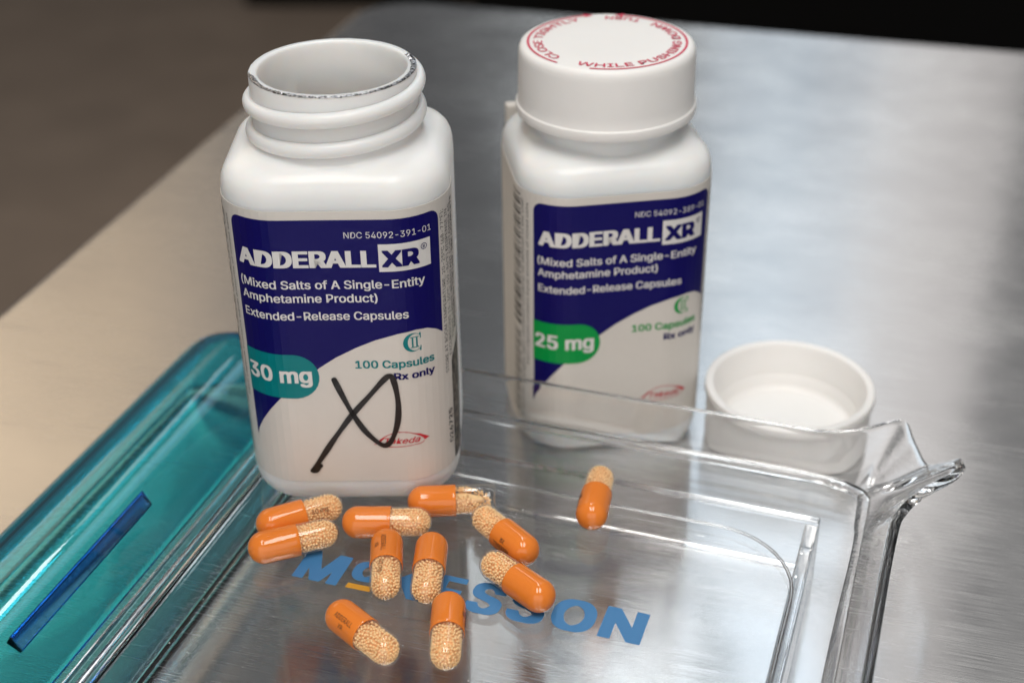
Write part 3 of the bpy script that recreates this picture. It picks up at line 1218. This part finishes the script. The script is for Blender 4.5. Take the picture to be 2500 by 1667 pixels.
def shell_mesh(flat):
    bm = bmesh.new()
    if not flat:
        outp = [(-1.0, RB_)] + [(3, RB_)] + dome(RB_, HL - RB_, HL, 12)
        inn_ = dome(RB_ - .1, HL - RB_, HL - .12, 12)[::-1] + [(3, RB_ - .1), (-1.0, RB_ - .1)]
        spin(bm, outp)
    else:
        outp = [(-1.0, RB_), (4, RB_), (HL - 1.6, RB_), (HL - .9, RB_ * .985), (HL - .35, RB_ * .93), (HL - .15, RB_ * .8), (HL - .25, RB_ * .5), (HL - .6, 0)]
        inn_ = [(x - (.12 if i > 3 else 0), max(r - .1, 0) if i < 7 else 0) for i, (x, r) in enumerate(outp)][::-1]
        spin(bm, outp)
    bmesh.ops.remove_doubles(bm, verts=bm.verts[:], dist=1e-5)
    return bm


def bead_points(rnd, fill):
    """beads packed against the wall of the clear half, an inner layer behind them"""
    br = 0.29
    pts = []
    grid = {}

    def ok(p, dmin):
        c = tuple(int(math.floor(q / 0.6)) for q in p)
        for i in (-1, 0, 1):
            for j in (-1, 0, 1):
                for k in (-1, 0, 1):
                    for q in grid.get((c[0] + i, c[1] + j, c[2] + k), ()):
                        if (q[0] - p[0]) ** 2 + (q[1] - p[1]) ** 2 + (q[2] - p[2]) ** 2 < dmin * dmin:
                            return False
        return True
    Rw = RB_ - .22 - br
    xs = HL - RB_
    tries = 0
    for layer, (rl_, cnt) in enumerate(((Rw, 16000), (Rw - .5, 6000))):
        for _ in range(cnt):
            L1 = xs + 0.6
            if rnd.random() < L1 / (L1 + rl_):
                x, a = rnd.uniform(-0.6, xs), rnd.uniform(0, 2 * PI)
                p = (x, rl_ * math.cos(a), rl_ * math.sin(a))
            else:
                u, a = rnd.random(), rnd.uniform(0, 2 * PI)
                q = math.sqrt(1 - u * u)
                p = (xs + rl_ * u, rl_ * q * math.cos(a), rl_ * q * math.sin(a))
            if fill == 'slope':
                if p[2] > 1.9 - 0.62 * max(0, p[0] - 3.2) or p[0] > HL - 1.2:
                    continue
            elif p[2] > 2.2:
                if rnd.random() < .5:
                    continue
                p = (p[0], p[1], 2.2 + rnd.uniform(-.14, .08))
            if ok(p, 0.535):
                c = tuple(int(math.floor(v / 0.6)) for v in p)
                grid.setdefault(c, []).append(p)
                pts.append(p)
    return pts, br


ICO = None


def beads_mesh(seed, fill='full'):
    global ICO
    if ICO is None:
        t = bmesh.new()
        bmesh.ops.create_icosphere(t, subdivisions=2, radius=1.0)
        t.verts.ensure_lookup_table()
        ICO = ([tuple(v.co) for v in t.verts], [tuple(v.index for v in f.verts) for f in t.faces])
        t.free()
    rnd = random.Random(seed)
    pts, br = bead_points(rnd, fill)
    V, Fc = [], []
    for p in pts:
        k = br * rnd.uniform(0.74, 1.04)
        n0 = len(V)
        V += [((p[0] + k * x) * S, (p[1] + k * y) * S, (p[2] + k * z) * S) for x, y, z in ICO[0]]
        Fc += [tuple(i + n0 for i in f) for f in ICO[1]]
    # the packed middle
    t = bmesh.new()
    if fill == 'full':
        spin(t, [(-.9, 0), (-.9, 1.9), (HL - RB_, 1.9)] + dome(1.9, HL - RB_, HL - 1.1, 6)[1:], 16)
    else:
        spin(t, [(-.9, 0), (-.9, 1.4), (3, 1.4), (6, .6), (6.8, 0)], 16)
    t.verts.ensure_lookup_table()
    t.verts.index_update()
    n0 = len(V)
    V += [tuple(v.co * S) for v in t.verts]
    Fc += [tuple(v.index + n0 for v in f.verts) for f in t.faces]
    t.free()
    me = bpy.data.meshes.new('beads')
    me.from_pydata(V, [], Fc)
    for p in me.polygons:
        p.use_smooth = True
    me.materials.append(M['bead'])
    return me


def to_mesh(bm, name, mat, auto=40):
    bmesh.ops.recalc_face_normals(bm, faces=bm.faces[:])
    bmesh.ops.scale(bm, vec=(S, S, S), verts=bm.verts[:])
    me = bpy.data.meshes.new(name)
    bm.to_mesh(me)
    bm.free()
    for p in me.polygons:
        p.use_smooth = True
    me.set_sharp_from_angle(angle=rad(auto))
    me.materials.append(M[mat])
    return me


def print_mesh():
    """two lines of print wrapped on the orange half"""
    tx = join2d([fit_text('ADDERALL', -5.2, -0.5, 0.35, 0.95, 0.01), fit_text('XR', -3.4, -2.2, -1.05, 0.85, 0.01)])
    tb = fit_text('30 mg', 1.8, 5.2, -0.4, 0.9, 0.01)
    V, Fc = tx
    return ([(p[0], (RC_ + .025 + sum(p[2:])) * math.sin(p[1] / RC_), (RC_ + .025 + sum(p[2:])) * math.cos(p[1] / RC_)) for p in V], Fc), \
           ([(p[0], (RB_ + .025 + sum(p[2:])) * math.sin(p[1] / RB_), (RB_ + .025 + sum(p[2:])) * math.cos(p[1] / RB_)) for p in tb[0]], tb[1])


def pd_mesh(name, part, mat):
    me = bpy.data.meshes.new(name)
    me.from_pydata([(x * S, y * S, z * S) for x, y, z in part[0]], [], part[1])
    me.materials.append(M[mat])
    return me


ME = {'cap': to_mesh(cap_mesh(), 'cap_half', 'orange'), 'shell': to_mesh(shell_mesh(False), 'clear_half', 'gelatine'), 'flat': to_mesh(shell_mesh(True), 'clear_half', 'gelatine', 60)}
BEADS = [beads_mesh(1), beads_mesh(2), beads_mesh(5)]
BEADS_SLOPE = beads_mesh(9, 'slope')
pa, pb = print_mesh()
ME['print'] = pd_mesh('print', pa, 'brown_ink')
ME['print_body'] = pd_mesh('print', pb, 'brown_ink')

# x, y, direction from the orange end to the clear end, roll of the print, label
CAPS = [(-42.7, 221.7, 24.0, -48, 'orange capsule behind the leftmost capsule, close to the open bottle', 0),
        (-43.0, 214.0, 18.9, 150, 'leftmost orange capsule, lying in front of its near parallel neighbour', 1),
        (-25.2, 219.3, -1.2, -38, 'orange capsule lying level in the middle with dark print on its top', 2),
        (-12.6, 226.0, 2.1, 160, 'orange capsule with a blunt clear end beside the open bottle', 0),
        (-2.0, 215.0, 128.1, -70, 'tilted orange capsule whose orange end touches another at lower right', 1),
        (0.3, 201.5, 133.7, 120, 'orange capsule lying across the second S of the blue lettering', 2),
        (-24.5, 206.6, -87.3, 22, 'upright-lying orange capsule pointing at the camera below the level one', 0),
        (-16.3, 205.4, -92.6, 170, 'orange capsule pointing at the camera over the K of the lettering', 1),
        (-12.3, 188.3, -90.9, -75, 'nearest orange capsule pointing straight at the camera, clear end forward', 2),
        (-27.4, 188.1, -46.2, 52, 'orange capsule alone at the front left, clear end toward lower right', 0),
        (16.6, 226.7, 78.0, -68, 'single orange capsule lying apart from the rest near the rear wall', 1)]
for i, (x, y, ang, roll, lab, bi) in enumerate(CAPS):
    t = thing('capsule', lab, 'capsule', (x, y, ZT + RC_ + 0.03), rad(ang), 'orange capsules spilled on the tray')

    def put(name, me, rx=0.0):
        c = bpy.data.objects.new(name, me)
        COL.objects.link(c)
        c.parent = t
        c.rotation_euler = (rx, 0, 0)
        return c
    put('cap_half', ME['cap'])
    blunt = i == 3
    put('clear_half', ME['flat'] if blunt else ME['shell'])
    bd = put('beads', BEADS_SLOPE if blunt else BEADS[bi], 0 if blunt else rad(random.uniform(-12, 12)))
    bd['kind'] = 'stuff'
    put('print', ME['print'], rad(roll))
    if i in (0, 6):
        put('print', ME['print_body'], rad(roll + (100 if i == 0 else -6)))

# ------------------------------------------------------------------ dust and bead crumbs on the tray
rnd = random.Random(21)
bm = bmesh.new()
c_, s_ = math.cos(TH), math.sin(TH)
for k in range(150):
    tx, ty = rnd.uniform(-108, -8), rnd.uniform(-88, -14)
    x, y = 60.6 + tx * c_ - ty * s_, 223.7 + tx * s_ + ty * c_
    r = rnd.choice((0.06, 0.09, 0.12)) * rnd.uniform(0.7, 1.3)
    a = rnd.uniform(0, PI)
    q = rnd.uniform(0.4, 2.2)
    base = [bm.verts.new((x + r * (q * math.cos(t) * math.cos(a) - math.sin(t) * math.sin(a)), y + r * (q * math.cos(t) * math.sin(a) + math.sin(t) * math.cos(a)), ZT + 0.01)) for t in (0, 1.3, 2.4, 3.6, 5.0)]
    tip = bm.verts.new((x, y, ZT + 0.01 + r * 0.7))
    for i in range(5):
        bm.faces.new((base[i], base[(i + 1) % 5], tip))
    bm.faces.new(base[::-1])
du = bm_obj('dust', bm, 'white_ink')
du['kind'] = 'stuff'
du['label'] = 'fine pale specks of dust on the tray floor'
